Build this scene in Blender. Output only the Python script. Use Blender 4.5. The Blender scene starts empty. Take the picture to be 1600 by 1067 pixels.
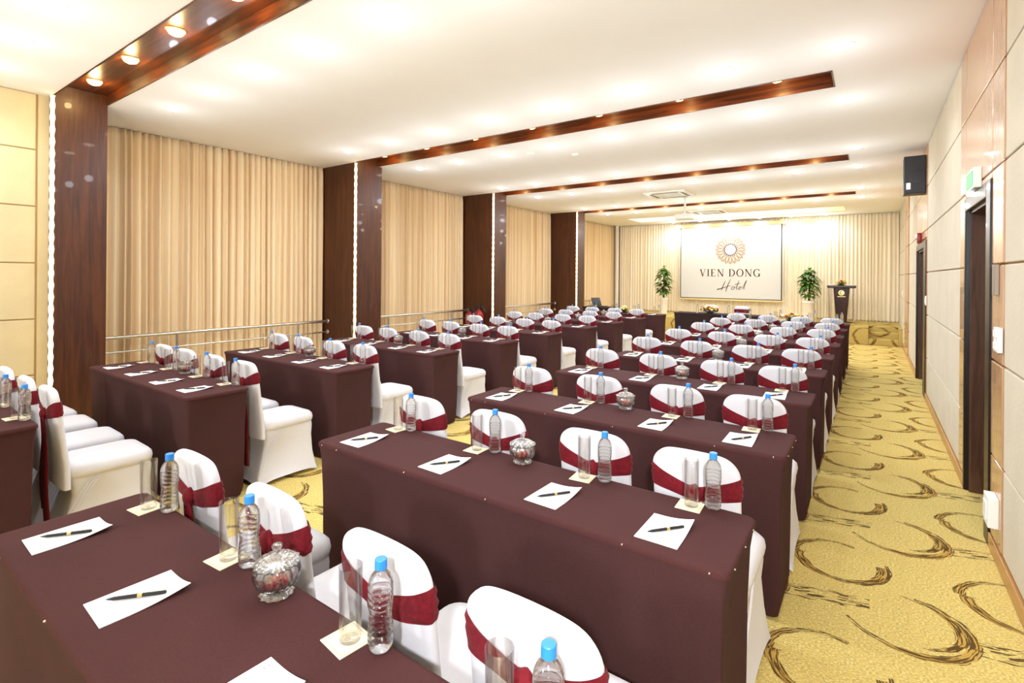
import bpy, bmesh, math, random
from mathutils import Vector, Matrix
random.seed(7)
PI = math.pi
SC = bpy.context.scene
COL = SC.collection

# ------------------------------------------------------------------ camera
CAM_H = 1.539
yaw, roll, F_PX, CY = math.radians(35.27), 0.00796, 796.13, 430.07
fwd = Vector((-math.sin(yaw), math.cos(yaw), 0)); rgt = Vector((math.cos(yaw), math.sin(yaw), 0)); up = Vector((0, 0, 1))
r2 = rgt * math.cos(roll) + up * math.sin(roll); u2 = up * math.cos(roll) - rgt * math.sin(roll)
cam = bpy.data.cameras.new('camera'); cam_o = bpy.data.objects.new('camera', cam); COL.objects.link(cam_o)
cam.sensor_width = 36.0; cam.lens = F_PX / 1600 * 36.0
cam.shift_y = -(533.5 - CY) / 1600
cam.clip_start = 0.02; cam.clip_end = 200
M = Matrix.Identity(4)
for i in range(3):
    M[i][0] = r2[i]; M[i][1] = u2[i]; M[i][2] = -fwd[i]
M[2][3] = CAM_H
cam_o.matrix_world = M
SC.camera = cam_o

# ------------------------------------------------------------------ world, exposure, strobes, ceiling fill
W = bpy.data.worlds.new('world'); SC.world = W; W.use_nodes = True
W.node_tree.nodes['Background'].inputs[0].default_value = (.93, 0.965, 1.0, 1)
W.node_tree.nodes['Background'].inputs[1].default_value = .9
vs = SC.view_settings
vs.view_transform = 'Standard'; vs.look = 'None'; vs.gamma = 1; vs.use_curve_mapping = False
vs.exposure = 0.80
cy_ = SC.cycles
cy_.max_bounces = 10; cy_.diffuse_bounces = 5; cy_.glossy_bounces = 3; cy_.transmission_bounces = 8; cy_.transparent_max_bounces = 16
cy_.caustics_reflective = False; cy_.caustics_refractive = False
cy_.sample_clamp_indirect = 6.0
cy_.use_denoising = True

def lamp(name, kind, loc, energy, color, parent=None, **kw):
    l = bpy.data.lights.new(name, kind); l.energy = energy; l.color = color
    rot = kw.pop('rot', None)
    for k, v in kw.items(): setattr(l, k, v)
    o = bpy.data.objects.new(name, l); COL.objects.link(o); o.location = loc
    if rot: o.rotation_euler = rot
    if parent: o.parent = parent
    return o
# the photographer's two strobes: one at the camera, one high at the rear of the hall; plus an added ceiling fill
lamp('camera_strobe', 'SPOT', (.38, -.75, 2.05), 210, (.93, .96, 1), shadow_soft_size=.06, spot_size=math.radians(92), spot_blend=.9,
     rot=Vector((-1.25, 3.6, -1.15)).to_track_quat('-Z', 'Y').to_euler())
lamp('rear_strobe', 'AREA', (-2.3, -4.6, 3.05), 90, (.90, .95, 1), shape='DISK', size=.5, rot=(math.radians(70), 0, math.radians(8)))
lamp('ceiling_fill', 'AREA', (-2.6, -1.8, 1.7), 75, (.84, .92, 1), shape='DISK', size=.9, rot=(math.radians(160), 0, math.radians(5)))  # added unseen lamp aimed upward to brighten the ceiling

# ------------------------------------------------------------------ node helpers
class Xp:
    """a socket (or number) with arithmetic that builds Math nodes"""
    nt = None
    def __init__(s, v): s.v = v
def mth(op, *a):
    n = Xp.nt.nodes.new('ShaderNodeMath'); n.operation = op
    for i, x in enumerate(a):
        if isinstance(x, (int, float)): n.inputs[i].default_value = x
        else: Xp.nt.links.new(x, n.inputs[i])
    return n.outputs[0]
def add(a, b): return mth('ADD', a, b)
def sub(a, b): return mth('SUBTRACT', a, b)
def mul(a, b): return mth('MULTIPLY', a, b)
def div(a, b): return mth('DIVIDE', a, b)
def mx(a, b): return mth('MAXIMUM', a, b)
def mn(a, b): return mth('MINIMUM', a, b)
def lt(a, b): return mth('LESS_THAN', a, b)
def gt(a, b): return mth('GREATER_THAN', a, b)
def sstep(x, lo, hi):
    n = Xp.nt.nodes.new('ShaderNodeMapRange'); n.interpolation_type = 'SMOOTHSTEP'
    Xp.nt.links.new(x, n.inputs[0]); n.inputs[1].default_value = lo; n.inputs[2].default_value = hi
    return n.outputs[0]
def comb(x, y, z=0.0):
    n = Xp.nt.nodes.new('ShaderNodeCombineXYZ')
    for i, v in enumerate((x, y, z)):
        if isinstance(v, (int, float)): n.inputs[i].default_value = v
        else: Xp.nt.links.new(v, n.inputs[i])
    return n.outputs[0]
def noise(vec, scale, detail=2.0, rough=.5, dist=0.0):
    n = Xp.nt.nodes.new('ShaderNodeTexNoise'); n.inputs['Scale'].default_value = scale; n.inputs['Detail'].default_value = detail
    n.inputs['Roughness'].default_value = rough; n.inputs['Distortion'].default_value = dist
    if vec is not None: Xp.nt.links.new(vec, n.inputs['Vector'])
    return n.outputs['Fac']
def ocoord(which='Object'):
    return Xp.nt.nodes.new('ShaderNodeTexCoord').outputs[which]
def sep(vec):
    n = Xp.nt.nodes.new('ShaderNodeSeparateXYZ'); Xp.nt.links.new(vec, n.inputs[0]); return n.outputs
def vmul(vec, t):
    n = Xp.nt.nodes.new('ShaderNodeVectorMath'); n.operation = 'MULTIPLY'; Xp.nt.links.new(vec, n.inputs[0]); n.inputs[1].default_value = t
    return n.outputs[0]
def mixc(fac, a, b):
    n = Xp.nt.nodes.new('ShaderNodeMix'); n.data_type = 'RGBA'
    for k, v in ((0, fac), (6, a), (7, b)):
        if isinstance(v, (int, float)): n.inputs[k].default_value = v
        elif isinstance(v, tuple): n.inputs[k].default_value = (*v, 1)
        else: Xp.nt.links.new(v, n.inputs[k])
    return n.outputs[2]
def bump(h, strength=.3, dist=.01):
    n = Xp.nt.nodes.new('ShaderNodeBump'); n.inputs['Strength'].default_value = strength; n.inputs['Distance'].default_value = dist
    Xp.nt.links.new(h, n.inputs['Height']); return n.outputs[0]
def srgb(h):
    h = h.lstrip('#'); c = [int(h[i:i + 2], 16) / 255 for i in (0, 2, 4)]
    return tuple(x / 12.92 if x <= .04045 else ((x + .055) / 1.055) ** 2.4 for x in c)
def mat(name, col=(.8, .8, .8), rough=.5, metal=0.0, spec=.5, sheen=0.0, trans=0.0, ior=1.45, emit=None, estr=0.0, coat=0.0):
    m = bpy.data.materials.new(name); m.use_nodes = True; nt = m.node_tree; Xp.nt = nt
    b = nt.nodes['Principled BSDF']
    b.inputs['Base Color'].default_value = (*col, 1); b.inputs['Roughness'].default_value = rough; b.inputs['Metallic'].default_value = metal
    b.inputs['Specular IOR Level'].default_value = spec; b.inputs['Sheen Weight'].default_value = sheen
    b.inputs['Transmission Weight'].default_value = trans; b.inputs['IOR'].default_value = ior; b.inputs['Coat Weight'].default_value = coat
    if emit: b.inputs['Emission Color'].default_value = (*emit, 1); b.inputs['Emission Strength'].default_value = estr
    return m, b
def link(sock, inp): Xp.nt.links.new(sock, inp)
MT = {}
def simple(key, *a, **k): MT[key] = mat(key, *a, **k)[0]

# carpet: gold pile with brushed rings
def carpet(name, dark=1.0):
    m, b = mat(name, rough=.95, spec=.1)
    x, y, z = sep(ocoord()); y = add(y, z); P = comb(x, y)
    PX, PY = .712, .935
    fine = noise(vmul(P, (1, 1.5, 1)), 95, 2, .6)
    mid = noise(P, 22, 2, .6)
    base = mixc(sstep(fine, .38, .66), tuple(c * dark for c in (.50, .36, .10)), tuple(c * dark for c in (.82, .65, .25)))
    base = mixc(mul(sstep(mid, .35, .75), .45), base, tuple(c * dark for c in (.70, .51, .145)))
    wob = sub(noise(P, 9, 2), .5)
    darkm = None; tanm = None
    # cx, cy, radius, spiral drift, base half-width, extra half-width, thick angle, gap angle, gap size (cos), streak seed
    for k, (cx, cyy, r0, spi, w0, w1, t1, tg, gs) in enumerate([
            (-.13, 3.30, .213, .004, .011, .018, 3.45, 0.85, .90),
            (-.13, 3.30, .190, -.006, .005, .028, -0.15, 1.7, .15),
            (.135, 2.90, .230, -.006, .010, .018, -0.75, 2.5, .45),
            (.135, 2.90, .190, .012, .003, .022, 0.1, 3.3, -.1)]):
        u = mth('WRAP', sub(x, cx), PX / 2, -PX / 2); v = mth('WRAP', sub(y, cyy), PY / 2, -PY / 2)
        r = mth('SQRT', add(mul(u, u), mul(v, v))); th = mth('ARCTAN2', v, u)
        d = add(sub(sub(r, r0), mul(th, spi)), mul(wob, .02))
        ct = mth('COSINE', sub(th, t1)); w = add(w0, mul(mth('POWER', mx(add(mul(ct, .5), .5), 0.0), 3.0), w1))
        rel = div(mth('ABSOLUTE', d), w)
        st = noise(comb(mul(d, 190.0), mul(th, 2.6), k * 7.3), 1.0, 1.5, .5)
        gap = lt(mth('COSINE', sub(th, tg)), gs)
        inside = mul(lt(rel, 1.0), gap)
        dk = mul(inside, gt(st, add(.47, mul(rel, .05))))
        tn = mul(mul(lt(rel, .8), gap), sstep(ct, .1, .8))
        darkm = dk if darkm is None else mx(darkm, dk); tanm = tn if tanm is None else mx(tanm, tn)
    # short dashes between the rings
    u = mth('WRAP', sub(x, -.17), PX / 2, -PX / 2); v = mth('WRAP', sub(y, 2.90), PY / 2, -PY / 2)
    d = sub(add(v, mul(u, -.25)), mul(wob, .04))
    st = noise(comb(mul(d, 90.0), mul(u, 11.0), 3.1), 1.0, 1.5)
    dash = mul(mul(lt(mth('ABSOLUTE', d), .055), lt(mth('ABSOLUTE', u), .17)), gt(st, .55))
    darkm = mx(darkm, dash)
    c = mixc(mul(tanm, .75), base, tuple(q * dark for q in (.50, .28, .05)))
    c = mixc(mul(darkm, .88), c, (.055, .026, .010))
    link(c, b.inputs['Base Color']); link(bump(fine, .5, .006), b.inputs['Normal'])
    MT[name] = m
carpet('gold_carpet'); carpet('stage_carpet', .8)

def wood(name, c1, c2, rough=.25, axis=2, coat=.3):
    m, b = mat(name, rough=rough, coat=coat); 
    sc = [9, 9, 9]; sc[axis] = .55
    g = noise(vmul(ocoord(), tuple(sc)), 2.2, 5, .6, 1.2)
    g2 = noise(vmul(ocoord(), tuple(s * 6 for s in sc)), 3.0, 3, .6)
    c = mixc(sstep(g, .3, .7), c1, c2); c = mixc(mul(sstep(g2, .45, .75), .35), c, tuple(v * .55 for v in c1))
    link(c, b.inputs['Base Color']); MT[name] = m
wood('pillar_wood', srgb('#381a0b'), srgb('#562b12'), .42, coat=.12)
wood('beam_wood', srgb('#3c1c0c'), srgb('#6e3716'), .36, axis=0, coat=.1)
wood('door_wood', srgb('#120806'), srgb('#1c0f0b'), .35, coat=.05)
wood('jamb_wood', srgb('#4a2f22'), srgb('#6a4836'), .4, coat=.05)
wood('veneer', srgb('#b58a64'), srgb('#c89d78'), .26, coat=.5)
wood('podium_wood', srgb('#2a120b'), srgb('#3c1c12'), .25)
wood('base_wood', srgb('#a8743c'), srgb('#c08a50'), .35, axis=1)

def fabric(name, c, var=.12, scale=160, rough=.9, sheen=.2, bstr=.15):
    m, b = mat(name, rough=rough, spec=.2, sheen=sheen)
    n = noise(ocoord(), scale, 3, .6); n2 = noise(ocoord(), 5, 3, .5)
    f = add(mul(n, .6), mul(n2, .4))
    col = mixc(sstep(f, .3, .7), tuple(v * (1 - var) for v in c), tuple(min(1, v * (1 + var)) for v in c))
    link(col, b.inputs['Base Color']); link(bump(n, bstr, .002), b.inputs['Normal']); MT[name] = m
fabric('brown_cloth', (.064, .0215, .0205), .10, sheen=0)
fabric('brown_skirt', (.056, .0215, .021), .12, sheen=0)
fabric('head_cloth', (.034, .019, .019), .12, sheen=0)
fabric('white_cover', (.70, .68, .715), .03, 220, .75, .1, .08)
fabric('burgundy', (.155, .007, .013), .3, 90, .75, .05, .35)
fabric('maroon_band', (.09, .012, .025), .2, 90, .8, .05, .2)
def curtain_mat(name, c1, c2, amt):
    m, b = mat(name, rough=.85, spec=.15, sheen=.1)
    x, y, z = sep(ocoord()); s = add(x, y)
    n = noise(comb(mul(s, 14.0), mul(z, .15), 0.0), 1.0, 3, .6)
    n2 = noise(ocoord(), 240, 2)
    link(mixc(mul(sstep(n, .35, .75), amt), c1, c2), b.inputs['Base Color']); link(bump(n2, .1, .002), b.inputs['Normal']); MT[name] = m
curtain_mat('gold_drape', srgb('#ecd6b0'), srgb('#c49868'), .6)
curtain_mat('cream_drape', srgb('#f4ead6'), srgb('#dfcba6'), .5)
def padded(name, c, sc):
    m, b = mat(name, c, .8, spec=.2, sheen=.1)
    v = Xp.nt.nodes.new('ShaderNodeTexVoronoi'); v.inputs['Scale'].default_value = sc; link(ocoord(), v.inputs['Vector'])
    n = noise(ocoord(), 4, 3)
    link(mixc(sstep(n, .3, .7), tuple(q * .93 for q in c), c), b.inputs['Base Color'])
    link(bump(v.outputs['Distance'], .12, .012), b.inputs['Normal']); MT[name] = m
padded('panel_cream', srgb('#d0be94'), 45)
padded('panel_beige', srgb('#cec3ad'), 45)
m, b = mat('ceiling_paint', srgb('#f4e9da'), .9, spec=.1)
n = noise(ocoord(), 3, 2); link(mixc(n, srgb('#f7f3ee'), srgb('#faf7f3')), b.inputs['Base Color']); MT['ceiling_paint'] = m
simple('wall_plain', srgb('#e9d9b8'), .8)
simple('seam', srgb('#b09060'), .8)
simple('lamp_white', (1, 1, 1), .4, emit=(1, .97, .92), estr=14)
simple('lamp_gold', (1, .85, .5), .4, emit=(1, .74, .26), estr=2.2)
simple('led', (1, .9, .7), .4, emit=(1, .74, .38), estr=1.9)
simple('lightbox', (1, .95, .8), .5, emit=(1, .93, .76), estr=.85)
simple('lightbox_dim', (.9, .8, .5), .5, emit=(1, .80, .36), estr=.42)
simple('trim_white', (.86, .85, .82), .4)
simple('chrome', (.82, .82, .82), .12, 1.0)
simple('steel', (.62, .60, .57), .28, 1.0)
simple('brass', (.75, .53, .22), .3, 1.0)
simple('paper', (.93, .93, .93), .8, spec=.2)
simple('paper_mark', srgb('#c05050'), .8)
simple('pen_black', (.012, .012, .013), .3)
simple('coaster_card', srgb('#efe4c4'), .8)
simple('coaster_line', srgb('#c9ad74'), .8)
simple('cap_blue', srgb('#2f86d8'), .35)
simple('black_plastic', (.016, .016, .019), .45)
simple('grey_plastic', (.24, .25, .27), .45)
simple('plate_grey', srgb('#8f8272'), .5, .3)
simple('white_plastic', (.85, .85, .83), .4)
simple('ivory_plastic', (.80, .77, .68), .4)
simple('vent_dark', (.20, .17, .12), .6)
simple('red_paint', (.30, .012, .012), .3)
simple('screen_white', (.60, .60, .60), .8, spec=.1, emit=(1, 1, .99), estr=.03)
simple('screen_edge', (.02, .02, .02), .6)
simple('housing_gold', srgb('#e3c893'), .5)
simple('ink_burgundy', srgb('#4a0c16'), .9, spec=.05)
simple('ink_gold', srgb('#a87828'), .9, spec=.05)
simple('ink_mauve', srgb('#806876'), .9, spec=.05)
simple('exit_green', (.05, .6, .1), .5, emit=(.10, .85, .16), estr=.55)
simple('bulb_white', (1, 1, 1), .4, emit=(1, 1, 1), estr=4)
simple('planter_white', srgb('#f2e8da'), .45)
simple('soil', (.03, .02, .012), .9)
simple('stem_green', (.08, .10, .03), .7)
simple('yellow_petal', srgb('#f0d23a'), .6)
simple('cream_petal', srgb('#f4ecc8'), .6)
simple('red_petal', srgb('#a8242c'), .6)
simple('candy_red', srgb('#e0242c'), .35)
simple('candy_gold', srgb('#e8a838'), .35)
def leafy(name, a, b_):
    m, b = mat(name, rough=.45)
    n = noise(ocoord(), 14, 2); link(mixc(sstep(n, .35, .65), a, b_), b.inputs['Base Color']); MT[name] = m
leafy('leaf', srgb('#2c4f16'), srgb('#5c8a2e')); leafy('leaf_light', srgb('#6f9a30'), srgb('#a8c84a'))
def clear(name, tint, ior, glassy, rough=0.0, fb=.2, fw=.6, fc=0.0):
    """clear plastic or glass: thin clear wall with some real refraction"""
    m = bpy.data.materials.new(name); m.use_nodes = True; nt = m.node_tree; Xp.nt = nt
    nt.nodes.remove(nt.nodes['Principled BSDF'])
    t = nt.nodes.new('ShaderNodeBsdfTransparent'); t.inputs[0].default_value = (*tint, 1)
    g = nt.nodes.new('ShaderNodeBsdfGlass'); g.inputs['IOR'].default_value = ior; g.inputs['Roughness'].default_value = rough; g.inputs[0].default_value = (*tint, 1)
    gl = nt.nodes.new('ShaderNodeBsdfGlossy'); gl.inputs['Roughness'].default_value = .10
    lw = nt.nodes.new('ShaderNodeLayerWeight'); lw.inputs['Blend'].default_value = fb
    m1 = nt.nodes.new('ShaderNodeMixShader'); m1.inputs[0].default_value = glassy; link(t.outputs[0], m1.inputs[1]); link(g.outputs[0], m1.inputs[2])
    m2 = nt.nodes.new('ShaderNodeMixShader'); link(add(mul(lw.outputs['Fresnel'], fw), fc), m2.inputs[0]); link(m1.outputs[0], m2.inputs[1]); link(gl.outputs[0], m2.inputs[2])
    link(m2.outputs[0], nt.nodes['Material Output'].inputs[0]); MT[name] = m
clear('bottle_plastic', (.985, .99, .995), 1.25, .42, fb=.22, fw=.75, fc=.03)
clear('tumbler_glass', (.985, .985, .98), 1.45, .10, fb=.18, fw=.40)
clear('cut_crystal', (.995, .99, .985), 1.4, .34, 0, fb=.28, fw=.8, fc=.14)

# ------------------------------------------------------------------ mesh helpers
class MB:
    def __init__(s): s.v = []; s.f = []; s.mi = []
    def add(s, vs, fs, mi=0):
        o = len(s.v); s.v += [tuple(v) for v in vs]; s.f += [tuple(i + o for i in f) for f in fs]; s.mi += [mi] * len(fs); return s
    def box(s, x0, x1, y0, y1, z0, z1, mi=0, bev=0.0):
        if bev <= 0:
            vs = [(x, y, z) for z in (z0, z1) for y in (y0, y1) for x in (x0, x1)]
            return s.add(vs, [(0, 2, 3, 1), (4, 5, 7, 6), (0, 1, 5, 4), (2, 6, 7, 3), (0, 4, 6, 2), (1, 3, 7, 5)], mi)
        bm = bmesh.new(); bmesh.ops.create_cube(bm, size=1)
        for v in bm.verts: v.co = Vector(((x0 + x1) / 2 + v.co.x * (x1 - x0), (y0 + y1) / 2 + v.co.y * (y1 - y0), (z0 + z1) / 2 + v.co.z * (z1 - z0)))
        bmesh.ops.bevel(bm, geom=bm.edges[:], offset=bev, segments=2, profile=.5, affect='EDGES'); bm.verts.index_update()
        s.add([v.co[:] for v in bm.verts], [[v.index for v in f.verts] for f in bm.faces], mi); bm.free(); return s
    def loft(s, rings, closed=True, cap0=True, cap1=True, mi=0):
        n = len(rings[0]); vs = [p for r in rings for p in r]; fs = []
        for k in range(len(rings) - 1):
            for i in range(n if closed else n - 1):
                j = (i + 1) % n; fs.append((k * n + i, k * n + j, (k + 1) * n + j, (k + 1) * n + i))
        if cap0: fs.append(tuple(range(n - 1, -1, -1)))
        if cap1: fs.append(tuple((len(rings) - 1) * n + i for i in range(n)))
        return s.add(vs, fs, mi)
    def lathe(s, prof, n=24, c=(0, 0, 0), mi=0, fn=None, cap0=True, cap1=True):
        rings = []
        for r, z in prof:
            ring = []
            for i in range(n):
                a = 2 * PI * i / n; rr = r * (fn(a, z) if fn else 1)
                ring.append((c[0] + rr * math.cos(a), c[1] + rr * math.sin(a), c[2] + z))
            rings.append(ring)
        return s.loft(rings, True, cap0, cap1, mi)
    def tube(s, pts, r, n=8, mi=0):
        pts = [Vector(p) for p in pts]; rings = []; ref = Vector((0, 0, 1))
        for i, p in enumerate(pts):
            t = (pts[min(i + 1, len(pts) - 1)] - pts[max(i - 1, 0)]).normalized()
            a = t.cross(ref)
            if a.length < .05: a = t.cross(Vector((1, 0, 0)))
            a.normalize(); bb = t.cross(a); rr = r[i] if isinstance(r, (list, tuple)) else r
            rings.append([p + (a * math.cos(2 * PI * k / n) + bb * math.sin(2 * PI * k / n)) * rr for k in range(n)])
        return s.loft(rings, mi=mi)
    def build(s, name, mats, parent=None, smooth=True, ang=38, loc=None):
        me = bpy.data.meshes.new(name); me.from_pydata(s.v, [], s.f)
        if not isinstance(mats, (list, tuple)): mats = [mats]
        for q in mats: me.materials.append(MT[q])
        for p, k in zip(me.polygons, s.mi): p.material_index = k
        bm = bmesh.new(); bm.from_mesh(me); bmesh.ops.recalc_face_normals(bm, faces=bm.faces[:]); bm.to_mesh(me); bm.free()
        if smooth:
            me.shade_smooth(); me.set_sharp_from_angle(angle=math.radians(ang))
        o = bpy.data.objects.new(name, me); COL.objects.link(o)
        if parent: o.parent = parent
        if loc: o.location = loc
        return o
def tag(o, label=None, cat=None, group=None, kind=None):
    if label: o['label'] = label
    if cat: o['category'] = cat
    if group: o['group'] = group
    if kind: o['kind'] = kind
    return o
def empty(name, loc, rz=0.0):
    o = bpy.data.objects.new(name, None); COL.objects.link(o); o.location = loc; o.rotation_euler = (0, 0, rz); o.empty_display_size = .05
    return o
def dup(o, parent=None):
    c = o.copy(); COL.objects.link(c)
    if parent: c.parent = parent
    for ch in list(o.children): dup(ch, c)
    return c
class Proto:
    """first call hands out the original, later calls copies"""
    def __init__(s, root): s.root = root; s.used = False
    def get(s, loc, rz=0.0):
        o = dup(s.root) if s.used else s.root
        s.used = True; s_ = o; s_.location = loc; s_.rotation_euler = (0, 0, rz); return o
def struct(mb, name, mats, **k): return tag(mb.build(name, mats, **k), kind='structure')
ORD = ['first', 'second', 'third', 'fourth', 'fifth', 'sixth', 'seventh', 'eighth', 'ninth', 'tenth']

# ------------------------------------------------------------------ layout
XR0, XR1 = -2.138, -.303
XL0, XL1 = -5.336, -3.510
YB = [.744, 1.836, 2.922, 4.039, 5.134, 6.209, 7.313, 8.356, 9.449, 10.576]
TD = .405
HZ = 3.25
WX = .58
PXF = -6.43                                    # pillar front plane
CXP = -7.25                                    # side curtain plane
PIL = [(1.45, 1.87), (4.97, 5.46), (8.43, 8.86), (12.10, 12.52)]
BACK = 16.4
STG = 14.35; SZ = .40
REC = .10

# ------------------------------------------------------------------ the room shell
struct(MB().box(-7.45, .9, -6.2, 16.7, -.06, 0), 'floor', 'gold_carpet', smooth=False)
recs = [(a, b, PXF, -.28) for a, b in [(1.45, 1.87), (4.95, 5.38), (8.43, 8.84), (12.10, 12.50)]] + [(14.5, 15.6, -6.05, -.55)]
mb = MB(); y = -6.2
def slab(x0, x1, y0, y1): mb.box(x0, x1, y0, y1, HZ, HZ + .16)
for (a, b, x0, x1) in recs:
    slab(-7.45, .9, y, a); slab(-7.45, x0 - .012, a, b); slab(x1, .9, a, b); y = b
slab(-7.45, .9, y, 16.7)
struct(mb, 'ceiling', 'ceiling_paint', smooth=False)
for k, (a, b, x0, x1) in enumerate(recs[:4]):
    t = MB(); T = .012
    t.box(x0 - .01, x1, a, b, HZ + REC, HZ + REC + .02); t.box(x0, x1, a, a + T, HZ - .004, HZ + REC); t.box(x0, x1, b - T, b, HZ - .004, HZ + REC)
    t.box(x1 - T, x1, a, b, HZ - .004, HZ + REC)
    struct(t, 'trim_%d' % (k + 1), 'beam_wood', smooth=False)
for k, (a, b) in enumerate(PIL):
    t = MB(); t.box(-7.43, PXF, a, b, 0, HZ + .10, bev=.004); t.box(-7.43, PXF + .012, a - .006, b + .006, 0, .09, bev=.004)
    struct(t, 'pillar_%d' % (k + 1), 'pillar_wood', smooth=False)

SEAM = [.09, .54, 1.08, 1.62, 2.165, 2.71, HZ]
G = .005
def rpanels(t, y0, y1, mi, seams=SEAM, x=WX, d=.016):
    for z0, z1 in zip(seams, seams[1:]): t.box(x - d, x + .01, y0 + G, y1 - G, z0 + G, z1 - G, mi, bev=.006)
D1 = (4.13, 4.95, 2.03); D2 = (8.70, 10.0, 1.95)
t = MB()
t.box(WX, .9, -6.2, D1[0], 0, HZ); t.box(WX, .9, D1[0], D1[1], D1[2], HZ); t.box(WX, .9, D1[1], D2[0], 0, HZ)
t.box(WX, .9, D2[0], D2[1], D2[2], HZ); t.box(WX, .9, D2[1], 16.7, 0, HZ)
rpanels(t, -2.0, 1.6, 1); rpanels(t, 1.6, 3.66, 1); rpanels(t, 5.29, 8.22, 1); rpanels(t, 10.12, 12.1, 1); rpanels(t, 13.27, 16.35, 1)
for (y0, y1, z0) in ((3.67, 3.985, 0), (4.995, 5.285, 0), (8.23, 8.34, 0), (12.12, 13.25, 0)):
    rpanels(t, y0, y1, 2, d=.02 if y1 < 12 else .035)
rpanels(t, 3.985, 4.995, 2, [2.12, 2.165, 2.71, HZ], d=.02); rpanels(t, 8.34, 10.1, 2, [2.07, 2.165, 2.71, HZ], d=.02)
struct(t, 'wall_right', ['seam', 'panel_beige', 'veneer'], smooth=False)
t = MB()
for y0, y1 in ((-6.2, 3.985), (4.995, 8.34), (10.1, 16.4)): t.box(WX - .028, WX, y0, y1, 0, .085, bev=.004)
struct(t, 'baseboard_right', 'base_wood', smooth=False)
for k, (y0, y1, zt) in enumerate((D1, D2)):
    root = empty('door_%d' % (k + 1), (WX, y0, 0)); tag(root, kind='structure')
    h = y1 - y0; w = .14 if k == 0 else .1; wn = .14 if k == 0 else .34
    f = MB(); f.box(-.028, .02, -wn, 0, 0, zt + .09, bev=.006); f.box(-.028, .02, h, h + .05, 0, zt + .09, bev=.006); f.box(-.028, .02, 0, h, zt, zt + .09, bev=.006)
    tag(f.build('door_frame', 'door_wood', root, smooth=False), kind='structure')
    f = MB(); f.box(.0, .10, h - .03, h, 0, zt); f.box(0, .10, 0, .02, 0, zt); f.box(0, .10, 0, h, zt - .02, zt)
    tag(f.build('door_jamb', 'jamb_wood', root, smooth=False), kind='structure')
    f = MB(); f.box(.10, .15, .02, h - .03, .006, zt - .02, bev=.004)
    leaf = tag(f.build('door_leaf', 'door_wood', root, smooth=False), kind='structure')
    f = MB(); f.box(.09, .10, .07, .11, .92, 1.12, bev=.003); f.tube([(.09, .09, 1.04), (.05, .09, 1.04), (.045, .12, 1.04), (.045, .2, 1.04)], .009)
    f.build('door_handle', 'steel', leaf)

t = MB(); t.box(-6.9, -6.6, -6.2, 1.45, 0, HZ)
ys = [-6.0, -4.1, -2.2, -.3, 1.36]
for y0, y1 in zip(ys, ys[1:]):
    for z0, z1 in zip([.09] + SEAM[1:], SEAM[1:]): t.box(-6.61, -6.585, y0 + G, y1 - G, z0 + G, z1 - G, 1, bev=.007)
t.box(-6.61, -6.59, 1.37, 1.45, .09, HZ, 1)
struct(t, 'wall_left', ['seam', 'panel_cream'], smooth=False)
struct(MB().box(-6.6, -6.57, -6.2, 1.44, 0, .085, bev=.004), 'baseboard_left', 'base_wood', smooth=False)
struct(MB().box(-7.7, -7.43, 1.3, 16.7, 0, HZ), 'wall_window', 'wall_plain', smooth=False)
struct(MB().box(-7.45, .9, 16.62, 16.8, 0, HZ), 'wall_back', 'wall_plain', smooth=False)
struct(MB().box(-7.10, -7.03, 16.10, 16.20, SZ, HZ, bev=.006), 'trim_5', 'trim_white', smooth=False)

# stage with two steps cut into its right end
t = MB(); sx = -.065
t.box(-7.43, sx, STG, 16.62, 0, SZ, bev=.012); t.box(sx, WX, STG + .56, 16.62, 0, SZ, bev=.012)
t.box(sx, WX - .08, STG, STG + .28, 0, .14, bev=.012); t.box(sx, WX - .08, STG + .28, STG + .56, 0, .27, bev=.012); t.box(WX - .08, WX, STG, STG + .56, 0, SZ, bev=.01)
struct(t, 'stage', 'stage_carpet', smooth=False)

# ------------------------------------------------------------------ drapes
def drape(name, p0, p1, nrm, z0, z1, m, amp, wmin, wmax, seed, gather=.6):
    rnd = random.Random(seed); p0 = Vector(p0); p1 = Vector(p1); L = (p1 - p0).length; d = (p1 - p0) / L; nrm = Vector(nrm)
    folds = []; s = 0
    while s < L: w = rnd.uniform(wmin, wmax); folds.append((s, w, rnd.uniform(.55, 1.15), rnd.uniform(-.3, .3))); s += w
    zs = [z0, z0 + .05, z0 + (z1 - z0) * .3, z0 + (z1 - z0) * .65, z1 - .12, z1]
    K = 10; cols = []
    for (s0, w, a, ph) in folds:
        for k in range(K):
            u = k / K; ss = s0 + w * u
            if ss > L: break
            cols.append((ss, a * (.5 - .5 * math.cos(2 * PI * u)) + .12 * a * math.sin(4 * PI * u + ph * 5)))
    vs = []; fs = []; n = len(zs)
    for i, (ss, o) in enumerate(cols):
        for j, z in enumerate(zs):
            q = 1.0 - (1 - gather) * (j / (n - 1)) ** 2
            sw = .010 * math.sin(ss * 9 + j * 1.3)
            pt = p0 + d * min(L, max(0, ss + sw * (1 - j / (n - 1)))) + nrm * (amp * o * q); vs.append((pt.x, pt.y, z))
    for i in range(len(cols) - 1):
        for j in range(n - 1): fs.append((i * n + j, (i + 1) * n + j, (i + 1) * n + j + 1, i * n + j + 1))
    o = MB().add(vs, fs).build(name, m, ang=180)
    sd = o.modifiers.new('thickness', 'SOLIDIFY'); sd.thickness = .004; sd.offset = -1
    return o
bays = [(1.87, 4.97), (5.46, 8.43), (8.86, 12.10), (12.52, 16.28)]
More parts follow.
